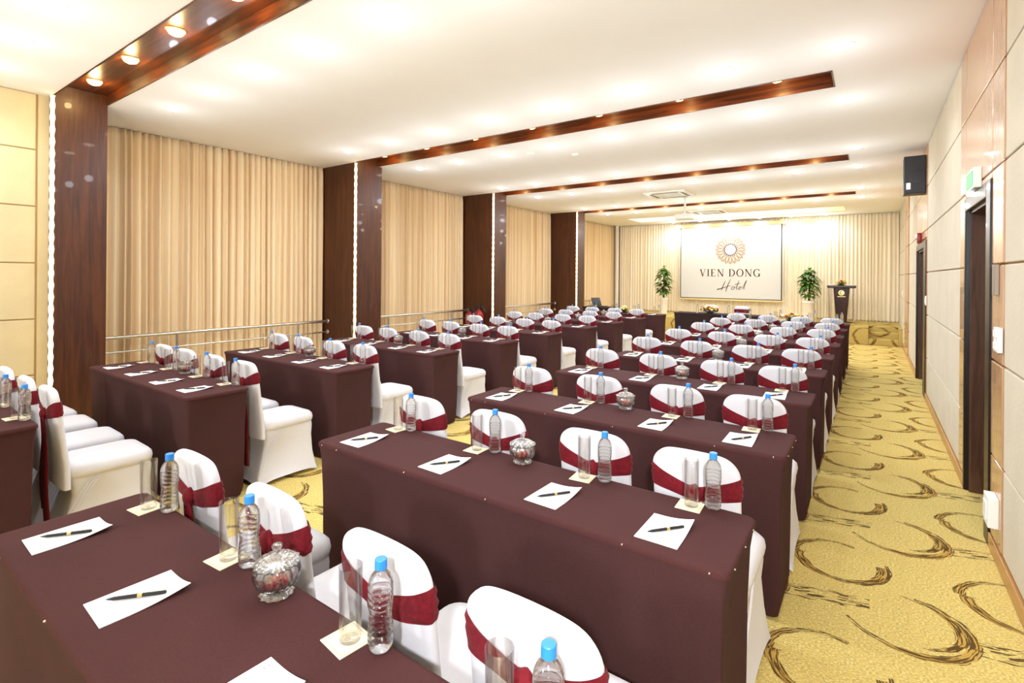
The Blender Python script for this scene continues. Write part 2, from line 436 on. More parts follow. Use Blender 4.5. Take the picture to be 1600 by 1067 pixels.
for k, (a, b) in enumerate(bays):
    o = drape('window_curtain', (CXP - .06, a + .01, 0), (CXP - .06, b - .01, 0), (1, 0, 0), .02 if k < 3 else SZ + .01 if False else .02, HZ - .005, 'gold_drape', .085, .06, .125, 11 + k)
    tag(o, 'floor-length tan pleated curtain ' + ['just right of the nearest dark wood pillar', 'between the second and third wood pillars', 'between the third and fourth wood pillars', 'in the far corner past the last wood pillar'][k], 'curtain', 'pleated tan curtains along the left side')
o = drape('stage_curtain', (-7.08, BACK, 0), (WX - .02, BACK, 0), (0, -1, 0), SZ + .005, HZ - .005, 'cream_drape', .05, .06, .11, 40)
tag(o, 'wide cream pleated curtain covering the back wall behind the stage', 'curtain')

# ------------------------------------------------------------------ handrails, light strips
def rail(y0, y1, posts, label, flange_end=True):
    root = empty('handrail', (-7.1, y0, 0)); tag(root, label, 'handrail', 'steel handrails before the curtains')
    L = y1 - y0
    MB().tube([(0, 0, .785), (0, L, .785)], .021, 12).build('top_rail', 'steel', root)
    MB().tube([(0, 0, .615), (0, L, .615)], .012, 10).build('lower_rail', 'steel', root)
    for p in posts: MB().tube([(0, p - y0, 0), (0, p - y0, .775)], .014, 10).build('post', 'steel', root)
    if flange_end:
        for z in (.785, .615): MB().lathe([(.018, -.012), (.036, -.01), (.036, 0), (.018, .002)], 16).build('end_flange', 'chrome', root, loc=(0, L - .006, z)).rotation_euler = (-PI / 2, 0, 0)
rail(1.88, 4.965, (2.79, 4.43), 'steel handrail before the curtain nearest the viewer')
rail(5.47, 8.425, (6.2, 7.9), 'steel handrail before the curtain between second and third pillars')
rail(8.87, 12.095, (9.7, 11.3), 'steel handrail before the curtain between third and fourth pillars')
rail(12.53, 14.34, (13.2, 14.2), 'pale handrail before the curtain in the far corner', False)
for k, (a, b) in enumerate(PIL):
    rings = []; n = 10; z = .02
    while z < HZ - .005:
        r = .019 + .003 * math.sin(z * 2 * PI / .115) ; rings.append([(PXF - .012 + r * math.cos(2 * PI * i / n), a - .008 + r * math.sin(2 * PI * i / n), z) for i in range(n)]); z += .0144
    tag(MB().loft(rings).build('light_strip', 'led'), 'glowing warm light strip up the ' + ['nearest', 'second', 'third', 'farthest'][k] + ' dark wood pillar', 'light strip', 'light strips on the pillars')

# ------------------------------------------------------------------ downlights
root = empty('ceiling_downlight', (0, 0, 0))
MB().lathe([(.060, -.004), (.074, -.006), (.078, -.002), (.078, 0), (.060, 0)], 24, cap0=False, cap1=False).build('trim_ring', 'trim_white', root)
MB().lathe([(.001, -.030), (.026, -.028), (.050, -.019), (.062, -.006), (.062, -.002)], 20).build('lens', 'lamp_white', root)
DL = Proto(root)
GX = [-5.95, -5.12, -4.295, -3.47, -2.65, -1.835, -1.01, -.19]
rows = [(.955, [0, 1, 2], 'before the nearest ceiling trough'), (2.29, range(8), 'just past the nearest ceiling trough'), (4.46, range(8), 'just before the second ceiling trough'),
        (5.83, range(8), 'just past the second ceiling trough'), (8.0, range(8), 'just before the third ceiling trough'), (9.37, range(8), 'just past the third ceiling trough'),
        (11.6, range(8), 'just before the last ceiling trough'), (12.95, range(8), 'just past the last ceiling trough'), (16.0, range(1, 7), 'close to the stage curtain')]
DLP = 8.0
for y, ks, where in rows:
    ks = list(ks)
    for i, k in enumerate(ks):
        o = DL.get((GX[k], y, HZ)); o.location = (GX[k], y, HZ)
        tag(o, 'white round downlight, %s from left in the row %s' % (ORD[i], where), 'downlight', 'white ceiling downlights')
        z = HZ - .12
        b = 1.2 if y > 15 else 1
        lamp('downlight_fill', 'POINT', (GX[k], y, HZ - .46), 2.3 * b, (.80, .89, 1), shadow_soft_size=.045)  # added unseen point hung below the fixture, lights the ceiling evenly
        lamp('downlight_beam', 'SPOT', (GX[k], y, HZ - .05), 14.5 * b, (.72, .85, 1), shadow_soft_size=.045, spot_size=math.radians(160), spot_blend=.6)
root = empty('trough_downlight', (0, 0, 0))
MB().lathe([(.056, -.004), (.068, -.006), (.072, -.002), (.072, 0), (.056, 0)], 20, cap0=False, cap1=False).build('trim_ring', 'brass', root)
MB().lathe([(.001, -.042), (.024, -.040), (.046, -.030), (.057, -.014), (.060, -.004), (.060, -.002)], 18).build('lens', 'lamp_gold', root)
TLt = Proto(root)
for bi, (a, b, x0, x1) in enumerate(recs[:4]):
    for k in range(7):
        if bi == 0 and k > 3: continue
        x = -6.03 + .885 * k; y = (a + b) / 2 - .01
        o = TLt.get((x, y, HZ + REC))
        tag(o, 'amber downlight, %s from left inside the %s dark wood ceiling trough' % (ORD[k], ['nearest', 'second', 'third', 'farthest'][bi]), 'downlight', 'amber downlights in the troughs')
        lamp('trough_bulb', 'POINT', (x, y, HZ + REC - .085), 3.2, (1, .66, .26), shadow_soft_size=.03)

# lit cove over the stage edge
root = empty('cove_light', (-3.3, 15.05, HZ)); tag(root, 'long recessed glowing ceiling panel above the stage edge', 'ceiling light')
f = MB(); W0, W1 = -2.75, 2.75
f.box(W0, W1, -.55, -.53, 0, .09); f.box(W0, W1, .53, .55, 0, .09); f.box(W0, W0 + .02, -.53, .53, 0, .09); f.box(W1 - .02, W1, -.53, .53, 0, .09)
f.build('frame', 'housing_gold', root, smooth=False)
xs = [W0, -1.35, .05, 1.35, 2.3, W1]
for k in range(5): MB().box(xs[k] + .01, xs[k + 1] - .01, -.53, .53, .012, .03).build('diffuser', 'lightbox_dim' if k == 4 else 'lightbox', root, smooth=False)
lamp('cove_glow', 'AREA', (-3.5, 15.05, HZ - .02), 22, (1, .88, .66), shape='RECTANGLE', size=5.0, size_y=.9)
# air conditioning cassettes
def cassette(x, y, label):
    root = empty('air_conditioner', (x, y, HZ - .001)); tag(root, label, 'air conditioner', 'ceiling cassette air conditioners')
    f = MB(); f.box(-.42, .42, -.42, -.22, -.03, 0, bev=.006); f.box(-.42, .42, .22, .42, -.03, 0, bev=.006); f.box(-.42, -.22, -.22, .22, -.03, 0, bev=.006); f.box(.22, .42, -.22, .22, -.03, 0, bev=.006)
    f.build('panel', 'ivory_plastic', root, smooth=False)
    f = MB(); f.box(-.22, .22, -.22, .22, -.012, 0)
    for k in range(11): f.box(-.215, .215, -.2 + k * .04, -.185 + k * .04, -.022, -.012)
    f.build('grille', 'ivory_plastic', root, smooth=False)
    for r in range(4):
        o = MB().box(-.26, .26, .29, .345, -.034, -.028).build('air_slot', 'vent_dark', root, smooth=False); o.rotation_euler = (0, 0, r * PI / 2)
cassette(-3.43, 10.48, 'square air conditioning cassette in the ceiling near the projector')
cassette(-3.49, 13.83, 'square air conditioning cassette in the ceiling just before the glowing panel')
# projector
root = empty('projector', (-3.29, 11.05, HZ)); tag(root, 'white projector hanging from the ceiling on a pole', 'projector')
MB().lathe([(.07, -.02), (.07, 0)], 20).tube([(0, 0, -.02), (0, 0, -.36)], .022, 12).build('mount_pole', 'ivory_plastic', root)
MB().box(-.19, .19, -.14, .14, -.49, -.38, bev=.02).build('body', 'white_plastic', root)
MB().lathe([(.045, 0), (.045, .04), (.035, .05), (.03, .02)], 20).build('lens', 'black_plastic', root, loc=(.07, .13, -.435)).rotation_euler = (-PI / 2, 0, 0)
f = MB()
for sx_ in (-.12, .12): f.tube([(0, 0, -.3), (sx_, 0, -.37), (sx_, 0, -.39)], .008, 6)
f.build('bracket', 'steel', root)
for k, (x, y, w) in enumerate([(-3.9, 5.95, 'just right of the wood pillar light beyond the second trough'), (-3.42, 6.35, 'in open ceiling beyond the second trough')]):
    tag(MB().lathe([(.001, -.035), (.03, -.033), (.05, -.02), (.055, 0)], 20).build('smoke_detector', 'ivory_plastic', loc=(x, y, HZ)), 'small pale smoke detector dome ' + ['left of its twin, ', 'right of its twin, '][k] + 'past the second ceiling trough', 'smoke detector', 'smoke detectors')

# ------------------------------------------------------------------ projection screen with the hotel sign
root = empty('projection_screen', (-3.52, 16.2, .9)); tag(root, 'large white projection screen with a gold flower emblem above the stage', 'screen')
H2 = 1.405; ZB, ZT = 0.0, 2.16
MB().box(-H2, H2, -.006, .006, ZB, ZT).build('fabric', 'screen_white', root, smooth=False)
f = MB(); f.box(-H2 - .02, -H2, -.009, .009, ZB - .02, ZT); f.box(H2, H2 + .025, -.009, .009, ZB - .02, ZT); f.box(-H2, H2, -.009, .009, ZB - .025, ZB)
f.build('border', 'screen_edge', root, smooth=False)
MB().box(-H2 - .03, H2 + .03, -.02, .02, ZB - .075, ZB - .025, bev=.008).build('bottom_bar', 'housing_gold', root)
MB().box(-1.56, 1.56, -.06, .06, ZT, ZT + .10, bev=.015).build('housing', 'housing_gold', root)
f = MB()
for x in (-1.45, 1.45): f.tube([(x, 0, ZT + .09), (x, 0, HZ - .9)], .012, 8)
f.build('hanger', 'brass', root)
FY = -.0085
def ribbon(mbx, pts, w, close=False, mi=0, y=FY):
    """flat stroke on the screen plane; w is a number or a list of widths"""
    n = len(pts); vs = []
    for i in range(n):
        a = Vector(pts[(i - 1) % n] if close or i else pts[0]); b_ = Vector(pts[(i + 1) % n] if close or i < n - 1 else pts[-1]); t_ = (b_ - a)
        if t_.length < 1e-9: t_ = Vector((1, 0))
        t_.normalize(); nn = Vector((-t_.y, t_.x)); ww = (w[i] if isinstance(w, list) else w) / 2; p = Vector(pts[i])
        for sgn in (1, -1): q = p + nn * ww * sgn; vs.append((q.x, y, q.y))
    fs = [(2 * i, 2 * i + 1, 2 * ((i + 1) % n) + 1, 2 * ((i + 1) % n)) for i in range(n if close else n - 1)]
    mbx.add(vs, fs, mi)
cx, cz = .05, 2.353 - .9
f = MB(); NP = 20
for k in range(NP):
    a0 = 2 * PI * k / NP + PI / 2
    def pp(r, da): return (cx + r * math.cos(a0 + da), cz + r * math.sin(a0 + da))
    hw = PI / NP
    inner = [pp(.175, 0), pp(.23, .55 * hw), pp(.29, .86 * hw), pp(.335, .80 * hw), pp(.37, .45 * hw), pp(.39, .2 * hw), pp(.43, 0)]
    ribbon(f, inner, .013); ribbon(f, [(pp(.175, 0))] + [pp(r, -d) for r, d in ((.23, .55 * hw), (.29, .86 * hw), (.335, .80 * hw), (.37, .45 * hw), (.39, .2 * hw), (.43, 0))], .013)
    hw2 = hw
    def p2(r, da): return (cx + r * math.cos(a0 + hw + da), cz + r * math.sin(a0 + hw + da))
    for s_ in (1, -1): ribbon(f, [p2(.33, .75 * hw * s_), p2(.36, .62 * hw * s_), p2(.395, .22 * hw * s_), p2(.405, 0)], .011)
    ribbon(f, [pp(.165, 0), pp(.2, 0)], .02)
f.build('flower_emblem', 'ink_gold', root, smooth=False)
f = MB(); ribbon(f, [(cx + .165 * math.cos(2 * PI * k / 48), cz + .165 * math.sin(2 * PI * k / 48)) for k in range(48)], .022, True)
f.build('emblem_ring', 'ink_mauve', root, smooth=False)
# serif capitals built from strokes; unit height 1, returned advance
def glyph(f, ch, x0, z0, h):
    TH, TN, SR = .14 * h, .055 * h, .04 * h
    def R(ax, az, bx, bz): f.add([(x0 + ax, FY, z0 + az), (x0 + bx, FY, z0 + az), (x0 + bx, FY, z0 + bz), (x0 + ax, FY, z0 + bz)], [(0, 1, 2, 3)])
    def stem(cxx, w=TH, sw=.155 * h, top=True, bot=True):
        R(cxx - w / 2, 0, cxx + w / 2, h)
        if bot: R(cxx - sw, 0, cxx + sw, SR)
        if top: R(cxx - sw, h - SR, cxx + sw, h)
    def arc(ccx, ccz, rx, rz, a0, a1, wfn, n=28):
        pts = []; ws = []
        for i in range(n + 1):
            a = math.radians(a0 + (a1 - a0) * i / n); pts.append((x0 + ccx + rx * math.cos(a), z0 + ccz + rz * math.sin(a))); ws.append(wfn(a))
        ribbon(f, pts, ws)
    thick = lambda a: TN + (TH - TN) * abs(math.cos(a)) ** 1.4
    if ch == 'V':
        ribbon(f, [(x0 + .13 * h, z0 + h), (x0 + .43 * h, z0)], TH); ribbon(f, [(x0 + .72 * h, z0 + h), (x0 + .44 * h, z0)], TN)
        R(-.02 * h, h - SR, .30 * h, h); R(.58 * h, h - SR, .86 * h, h); return .84 * h
    if ch == 'I': stem(.17 * h); return .34 * h
    if ch == 'E':
        stem(.17 * h, top=True); R(.17 * h, 0, .66 * h, TN); R(.17 * h, h - TN, .62 * h, h); R(.17 * h, .48 * h, .48 * h, .48 * h + TN)
        R(.63 * h, 0, .66 * h, .24 * h); R(.59 * h, .78 * h, .62 * h, h); R(.46 * h, .38 * h, .49 * h, .62 * h); return .72 * h
    if ch == 'N':
        stem(.15 * h, TN, .13 * h); ribbon(f, [(x0 + .14 * h, z0 + h), (x0 + .76 * h, z0 + 0)], TH * .95); stem(.77 * h, TN, .13 * h, bot=False); return .92 * h
    if ch == 'D':
        stem(.17 * h); arc(.30 * h, .5 * h, .46 * h, .48 * h, -90, 90, thick); R(.17 * h, 0, .31 * h, TN); R(.17 * h, h - TN, .31 * h, h); return .86 * h
    if ch == 'O': arc(.45 * h, .5 * h, .38 * h, .50 * h, 0, 360, thick, 48); return .90 * h
    if ch == 'G':
        arc(.45 * h, .5 * h, .38 * h, .50 * h, 42, 318, thick, 40); R(.66 * h, .02 * h, .66 * h + TH, .40 * h); R(.54 * h, .40 * h - SR, .90 * h, .40 * h); R(.73 * h, .72 * h, .76 * h, .98 * h); return .92 * h
    return .30 * h
f = MB(); word = 'VIEN DONG'; hcap = .215
adv = [glyph(MB(), c, 0, 0, hcap) for c in word]; gapx = (1.715 - sum(adv)) / (len(word) - 1)
x = -4.353 + 3.52; z = 1.558 - .9
for c, a in zip(word, adv): glyph(f, c, x, z, hcap); x += a + gapx
f.build('lettering', 'ink_burgundy', root, smooth=False)
# handwritten word below
f = MB(); X0, Z0 = -3.845 + 3.52, 1.10 - .9
def hw_(pts, w): ribbon(f, [(X0 + a, Z0 + b_) for a, b_ in pts], w)
hw_([(.125, .03), (.15, .10), (.20, .22), (.245, .32)], [.012, .02, .02, .012])
hw_([(.25, .0), (.28, .10), (.33, .24), (.395, .385)], [.012, .022, .02, .010])
hw_([(0, .055), (.10, .085), (.22, .125), (.33, .165), (.39, .19)], [.030, .022, .016, .014, .010])
def loop(cxx, czz, rx, rz, sl, w, a0=0, a1=360):
    pts = []
    for i in range(25):
        a = math.radians(a0 + (a1 - a0) * i / 24); u, v = rx * math.cos(a), rz * math.sin(a); pts.append((cxx + u + sl * v, czz + v))
    hw_(pts, w)
loop(.455, .11, .038, .045, .35, .014)
hw_([(.49, .12), (.52, .135), (.545, .15)], .010)
hw_([(.62, .335), (.585, .23), (.555, .12), (.56, .075), (.59, .08), (.62, .10)], [.010, .016, .018, .016, .012, .010]); hw_([(.51, .215), (.58, .235), (.66, .255)], [.014, .014, .010])
loop(.655, .115, .032, .042, .35, .014, 20, 330)
hw_([(.62, .11), (.66, .125), (.69, .14)], .009)
hw_([(.70, .09), (.745, .17), (.80, .30), (.835, .36), (.81, .28), (.765, .15), (.75, .085), (.77, .075)], [.010, .012, .012, .012, .014, .018, .016, .010])
f.build('script_lettering', 'ink_burgundy', root, smooth=False)

# ------------------------------------------------------------------ tables under fitted brown cloths
def rrect(x0, x1, y0, y1, r, z, n=5, pull=0.0):
    """rounded rectangle ring; pull draws the middles of the sides inwards"""
    pts = []
    for (cx_, cy2, a0) in ((x1 - r, y1 - r, 0), (x0 + r, y1 - r, 90), (x0 + r, y0 + r, 180), (x1 - r, y0 + r, 270)):
        for i in range(n + 1):
            a = math.radians(a0 + 90 * i / n); pts.append((cx_ + r * math.cos(a), cy2 + r * math.sin(a)))
    out = []; xm, ym = (x0 + x1) / 2, (y0 + y1) / 2; hx, hy = (x1 - x0) / 2, (y1 - y0) / 2; N = len(pts)
    for i in range(N):
        p = pts[i]; q = pts[(i + 1) % N]; m = 8 if (i % (n + 1)) == n else 1
        for k in range(m):
            t = k / m; x, y = p[0] + (q[0] - p[0]) * t, p[1] + (q[1] - p[1]) * t
            if pull:
                ux, uy = (x - xm) / hx, (y - ym) / hy
                x -= math.copysign(pull, ux) * max(0, 1 - uy * uy) * (abs(ux) > .9); y -= math.copysign(pull, uy) * max(0, 1 - ux * ux) * (abs(uy) > .9)
            zz = z(x, y) if callable(z) else z
            out.append((x, y, zz))
    return out
TW = XR1 - XR0
def make_table(w, d, cloth, skirt, pins, fold):
    root = empty('conference_table', (0, 0, 0)); hx, hy = w / 2, d / 2
    def rr(ins, z, r=.03, pull=0): return rrect(-hx + ins, hx - ins, -hy + ins, hy - ins, max(.006, r - ins * .3), z, pull=pull)
    f = MB().loft([rr(.008, .727), rr(.001, .728), rr(0, .734), rr(.0005, .744), rr(.004, .749), rr(.012, .75)]); f.build('tablecloth', cloth, root, ang=60)
    s = MB().loft([rr(.006, .732), rr(.006, .715, pull=.004), rr(.013, .66, .025, pull=.012), rr(.020, .5, .02, pull=.014), rr(.022, .25, .02, pull=.010), rr(.024, .06, .03, pull=.004), rr(.034, .012, .04)])
    if fold is not None:
        fx = -hx + fold
        s.loft([[(fx - .010, -hy + .026, z), (fx - .003, -hy + .010 + o, z), (fx + .004, -hy + .010 + o, z), (fx + .03, -hy + .03, z)] for z, o in ((.725, -.002), (.6, .004), (.3, .012), (.03, .012))], True)
    s.build('table_skirt', skirt, root, ang=60)
    if pins:
        pin = None
        sp = [(-hx + .05, -1), (-hx + .16, -1), (-hx + .6, -1), (0.1, -1), (hx - .3, -1), (hx - .05, -1), (-hx + .03, 1)]
        pts = [(x, -hy - .0005 if sg < 0 else hy + .0005, 0 if sg < 0 else PI) for x, sg in sp[:6]] + [(hx + .0005, yy, PI / 2) for yy in (-hy + .06, .0, hy - .08)] + [(-hx - .0005, yy, -PI / 2) for yy in (-.1, .06)]
        for x, y, rz in pts:
            if pin is None:
                pin = MB().lathe([(.001, .004), (.0022, .003), (.003, 0)], 10).build('pin', 'chrome', root); q = pin
            else: q = pin.copy(); COL.objects.link(q); q.parent = root
            q.location = (x, y, .7405); q.rotation_euler = (PI / 2, 0, rz)
    return root
TBP = {True: Proto(make_table(TW, TD, 'brown_cloth', 'brown_skirt', True, None)), False: Proto(make_table(TW, TD, 'brown_cloth', 'brown_skirt', False, .36))}
ROWN = ORD[:9] + ['farthest']
for side, (a, b), nm in (('R', (XR0, XR1), 'right'), ('L', (XL0, XL1), 'left')):
    for r in range(10):
        if side == 'L' and r == 0: pass
        o = TBP[r < 3 and side == 'R'].get(((a + b) / 2, YB[r] - TD / 2, 0))
        tag(o, 'long table in fitted brown cloth, %s row from the viewer, %s block' % (ROWN[r], nm), 'table', 'brown-clothed conference tables')
o = make_table(1.84, .46, 'head_cloth', 'head_cloth', False, None); o.name = 'head_table'; o.location = (-2.66, 11.48, 0)
tag(o, 'dark-clothed head table below the screen with two chairs behind it', 'table')
o = make_table(.75, .5, 'head_cloth', 'head_cloth', False, None); o.name = 'side_table'; o.location = (-5.75, 12.05, 0)
tag(o, 'small dark-clothed side table carrying the laptop at the far left', 'table')

# ------------------------------------------------------------------ covered chairs with sashes
def lean(z): return -.055 * max(0, (z - .45) / .47)
def bW(z):
    w = .157 if z > .6 else .157 + (.6 - z) * .08
    if z > .836:
        d = min(1, (z - .836) / .074); w = w - .074 + .074 * math.sqrt(max(0, 1 - d * d))
    return w
def crown(x, z): return .009 * max(0, (z - .70) / .21) ** 1.5 * (1 - (x / .157) ** 2)
def bT(z): return .025 if z < .885 else .025 * max(.05, 1 - ((z - .885) / .0255) ** 2) ** .5
def sup(a, w, t, e=3.4):
    c, s = math.cos(a), math.sin(a); return (w * math.copysign(abs(c) ** (2 / e), c), t * math.copysign(abs(s) ** (2 / e), s))
def make_chair():
    root = empty('banquet_chair', (0, 0, 0))
    zs = [.34, .40, .46, .55, .65, .74, .78, .81, .836, .848, .860, .872, .881, .889, .896, .901, .905, .908, .9098]
    N = 40; rings = []
    for z in zs: rings.append([(x, .03 + lean(z) + y, z - .022 * max(0, (z - .74) / .17) + crown(x, z)) for x, y in (sup(2 * PI * i / N, bW(z), bT(z)) for i in range(N))])
    MB().loft(rings).build('backrest', 'white_cover', root, ang=80)
    def S(ins, z, r=.06, y0=.035, pull=0, hx=.180, y1=.445, tap=0):
        return [(x * (1 - tap * (1 - min(1, max(0, (y - y0) / (y1 - y0))))), y, z_) for x, y, z_ in rrect(-hx + ins, hx - ins, y0 + ins * .4, y1 - ins, r, z, pull=pull)]
    st = MB().loft([S(.02, .385), S(.004, .395), S(.0, .42), S(.004, .445), S(.018, .462, .06), S(.05, .472, .06), S(.09, .476, .05)])
    st.build('seat', 'white_cover', root, ang=80)
    def hem(x, y):
        ux, uy = abs(x) / .19, abs((y - .235) / .22)
        return .012 + .035 * max(0, 1 - min(ux, 1) ** 4 * min(uy, 1) ** 4) if False else .012 + .022 * (1 - max(min(ux, 1) ** 6 * min(uy, 1) ** 6, 0))
    sk = MB().loft([S(.012, .40, .05), S(.006, .36, .05, .045, .006, tap=.04), S(.012, .28, .035, .05, .014, tap=.16), S(.012, .16, .03, .02, .016, .19, .447, tap=.16), S(.004, .06, .02, -.015, .014, .192, .452, tap=.05), S(-.002, hem, .014, -.03, .010, .192, .455)], cap0=True, cap1=True)
    # soft drag lines from the seat corners down to the feet
    for sx_ in (-1, 1):
        for k in range(3):
            x = sx_ * .170; y = .05 + k * .02; sk.tube([(x, y + .09, .385), (x, y + .04, .31), (x - sx_ * .004, y - .02, .2), (x, y - .05, .1)], [.002, .003, .002, .001], 5)
    sk.build('skirt', 'white_cover', root, ang=80)
    # sash wrapped round the backrest, pinched at the knot behind
    M_ = 64; rows = 7; rings = []
    for j in range(rows):
        ring = []
        for i in range(M_):
            a = 2 * PI * i / M_; ca, sa = math.cos(a), math.sin(a)
            if sa < 0: k = abs(sup(a, 1, 1)[0]) ** 1.15; lo, hi = .716 + (.746 - .716) * k, .766 + (.828 - .766) * k
            else: lo, hi = .748, .828
            t = j / (rows - 1); z = lo + (hi - lo) * t
            wv = .0035 + .0022 * math.sin(t * 17 + ca * 6) + .003 * math.sin(PI * t)
            x, y = sup(a, bW(z) + wv, bT(z) + wv); ring.append((x, .03 + lean(z) + y, z))
        rings.append(ring)
    o = MB().loft(rings, cap0=False, cap1=False).build('sash', 'burgundy', root, ang=80)
    q = Vector((0, .03 + lean(.747) - .031, .747))
    k = MB()
    rg = []
    for j in range(9):
        u = -1 + 2 * j / 8; rr_ = math.sqrt(max(.02, 1 - u * u))
        rg.append([(q.x + u * .030, q.y - .004 + rr_ * .018 * math.cos(2 * PI * i / 14), q.z + rr_ * (.034 + .004 * math.sin(5 * u)) * math.sin(2 * PI * i / 14)) for i in range(14)])
    k.loft(rg).build('knot', 'burgundy', o, ang=80)
    for sx_, zb in ((-1, .20), (1, .14)):
        rg = []
        for j in range(12):
            t = j / 11; z = .735 + (zb - .735) * t; w = .016 + .026 * min(1, t * 2.2); xc = sx_ * (.006 + .022 * min(1, t * 2)) + .006 * math.sin(4 * t); yc = q.y - .008 + .014 * t + .004 * math.sin(7 * t)
            pr = []
            for i in range(9):
                u = -1 + i / 4; pr.append((xc + w * u, yc - .003 + .006 * math.sin(u * 6 + t * 2), z))
            rg.append(pr + [(p[0], p[1] + .005, p[2]) for p in reversed(pr)])
        MB().loft(rg).build('sash_tail', 'burgundy', o, ang=80)
    return root
CH = Proto(make_chair())
SXR = [-1.945, -1.438, -.943, -.524]; SXL = [-5.17, -4.725, -4.21, -3.755]
rnd = random.Random(3)
for side, xs, nm in (('R', SXR, 'right'), ('L', SXL, 'left')):
    for r in range(9):
        for k, x in enumerate(xs):
            if side == 'R' and r == 0 and k == 3: pass
            o = CH.get((x + rnd.uniform(-.008, .008) - (.018 if r == 0 else 0), YB[r] + .108 + rnd.uniform(-.006, .008), 0), rnd.uniform(-.03, .03))
            tag(o, 'white-covered chair, burgundy sash, %s from left behind %s table from viewer, %s block' % (ORD[k], ORD[r], nm), 'chair', 'white covered chairs with burgundy sashes')
for k, x in enumerate((-3.02, -2.36)):
    o = CH.get((x, 12.17, 0), PI); tag(o, 'white chair with maroon band facing the hall, %s of two behind the head table' % ['left', 'right'][k], 'chair', 'chairs behind the head table')

# ------------------------------------------------------------------ tableware
def P_bottle():
    root = empty('water_bottle', (0, 0, 0))
    prof = [(.001, .003), (.018, .001), (.0235, .004), (.0262, .012)]
    z = .02
    while z < .128:
        g = .0022 if (z < .05 or z > .075) else .0012
        waist = .0028 * math.exp(-((z - .072) / .02) ** 2)
        prof += [(.0265 - waist, z), (.0267 - waist, z + .004), (.0267 - waist - g, z + .0065), (.0265 - waist, z + .009)]; z += .0125
    prof += [(.0262, .136), (.0245, .146), (.020, .156), (.0145, .163), (.0115, .167), (.0115, .171)]
    MB().lathe(prof, 28).build('bottle_body', 'bottle_plastic', root, ang=60)
    MB().lathe([(.0118, .1695), (.0128, .170), (.0128, .1885), (.0118, .190), (.004, .1905)], 24, fn=lambda a, z: 1 + (.02 * math.cos(24 * a) if z < .188 else 0)).build('cap', 'cap_blue', root, ang=30)
    return root
def P_glass():
    prof = [(.001, .0), (.0215, 0), (.0228, .002), (.0232, .02), (.0252, .158), (.0246, .1588), (.0238, .158), (.0216, .024), (.020, .016), (.001, .014)]
    o = MB().lathe(prof, 32).build('tumbler', 'tumbler_glass', ang=60); return o
def P_coaster():
    o = MB().box(-.041, .041, -.041, .041, 0, .002, 0)
    for (a, b, c, d) in ((-.036, .036, -.036, -.0345), (-.036, .036, .0345, .036), (-.036, -.0345, -.036, .036), (.0345, .036, -.036, .036)): o.box(a, b, c, d, .002, .0022, 1)
    o.lathe([(.001, .0022), (.007, .0022)], 14, mi=1)
    return o.build('coaster', ['coaster_card', 'coaster_line'], smooth=False)
def P_pad():
    root = empty('notepad', (0, 0, 0)); vs = []; fs = []; n = 10
    def zc(u, v): c = max(0, u + v - 1.25); return .002 + .014 * c * c * 1.8 + .002 * max(0, v - .6) * max(0, u)
    for lay in (0, 1):
        for j in range(n + 1):
            for i in range(n + 1):
                u, v = i / n, j / n; vs.append((-.065 + .13 * u, -.091 + .182 * v, zc(u, v) if lay else max(0.0002, zc(u, v) - .0018)))
    m = (n + 1) ** 2; I = lambda i, j, l: l * m + j * (n + 1) + i
    for j in range(n):
        for i in range(n): fs += [(I(i, j, 1), I(i + 1, j, 1), I(i + 1, j + 1, 1), I(i, j + 1, 1)), (I(i, j + 1, 0), I(i + 1, j + 1, 0), I(i + 1, j, 0), I(i, j, 0))]
    for i in range(n): fs += [(I(i, 0, 0), I(i + 1, 0, 0), I(i + 1, 0, 1), I(i, 0, 1)), (I(i + 1, n, 0), I(i, n, 0), I(i, n, 1), I(i + 1, n, 1)), (I(0, i + 1, 0), I(0, i, 0), I(0, i, 1), I(0, i + 1, 1)), (I(n, i, 0), I(n, i + 1, 0), I(n, i + 1, 1), I(n, i, 1))]
    MB().add(vs, fs).build('paper_sheets', 'paper', root)
    f = MB(); pts = [(.006 * math.cos(a), .006 * math.sin(a)) for a in [math.radians(30 + 300 * k / 16) for k in range(17)]]
    vs = []
    for (x, y) in pts: vs += [(-.045 + x * .8, .072 + y * .8, .0026), (-.045 + x, .072 + y, .0026)]
    f.add(vs, [(2 * i, 2 * i + 1, 2 * i + 3, 2 * i + 2) for i in range(16)]).build('printed_mark', 'paper_mark', root, smooth=False)
    return root
def P_pen():
    root = empty('pen', (0, 0, 0))
    pr = [(.0008, -.064), (.002, -.060), (.0042, -.048), (.0046, -.02), (.0046, .05), (.0042, .062), (.001, .0635)]
    def L(prof, nm, mt, par):
        o = MB().lathe(prof, 12).build(nm, mt, par, loc=(0, 0, .0046)); o.rotation_euler = (-PI / 2, 0, 0); return o
    L(pr, 'barrel', 'pen_black', root); L([(.0047, .002), (.0048, .003), (.0048, .011), (.0047, .012)], 'gold_band', 'brass', root)
    MB().box(-.0012, .0012, .03, .06, .0092, .0104, bev=.0004).build('clip', 'chrome', root)
    return root
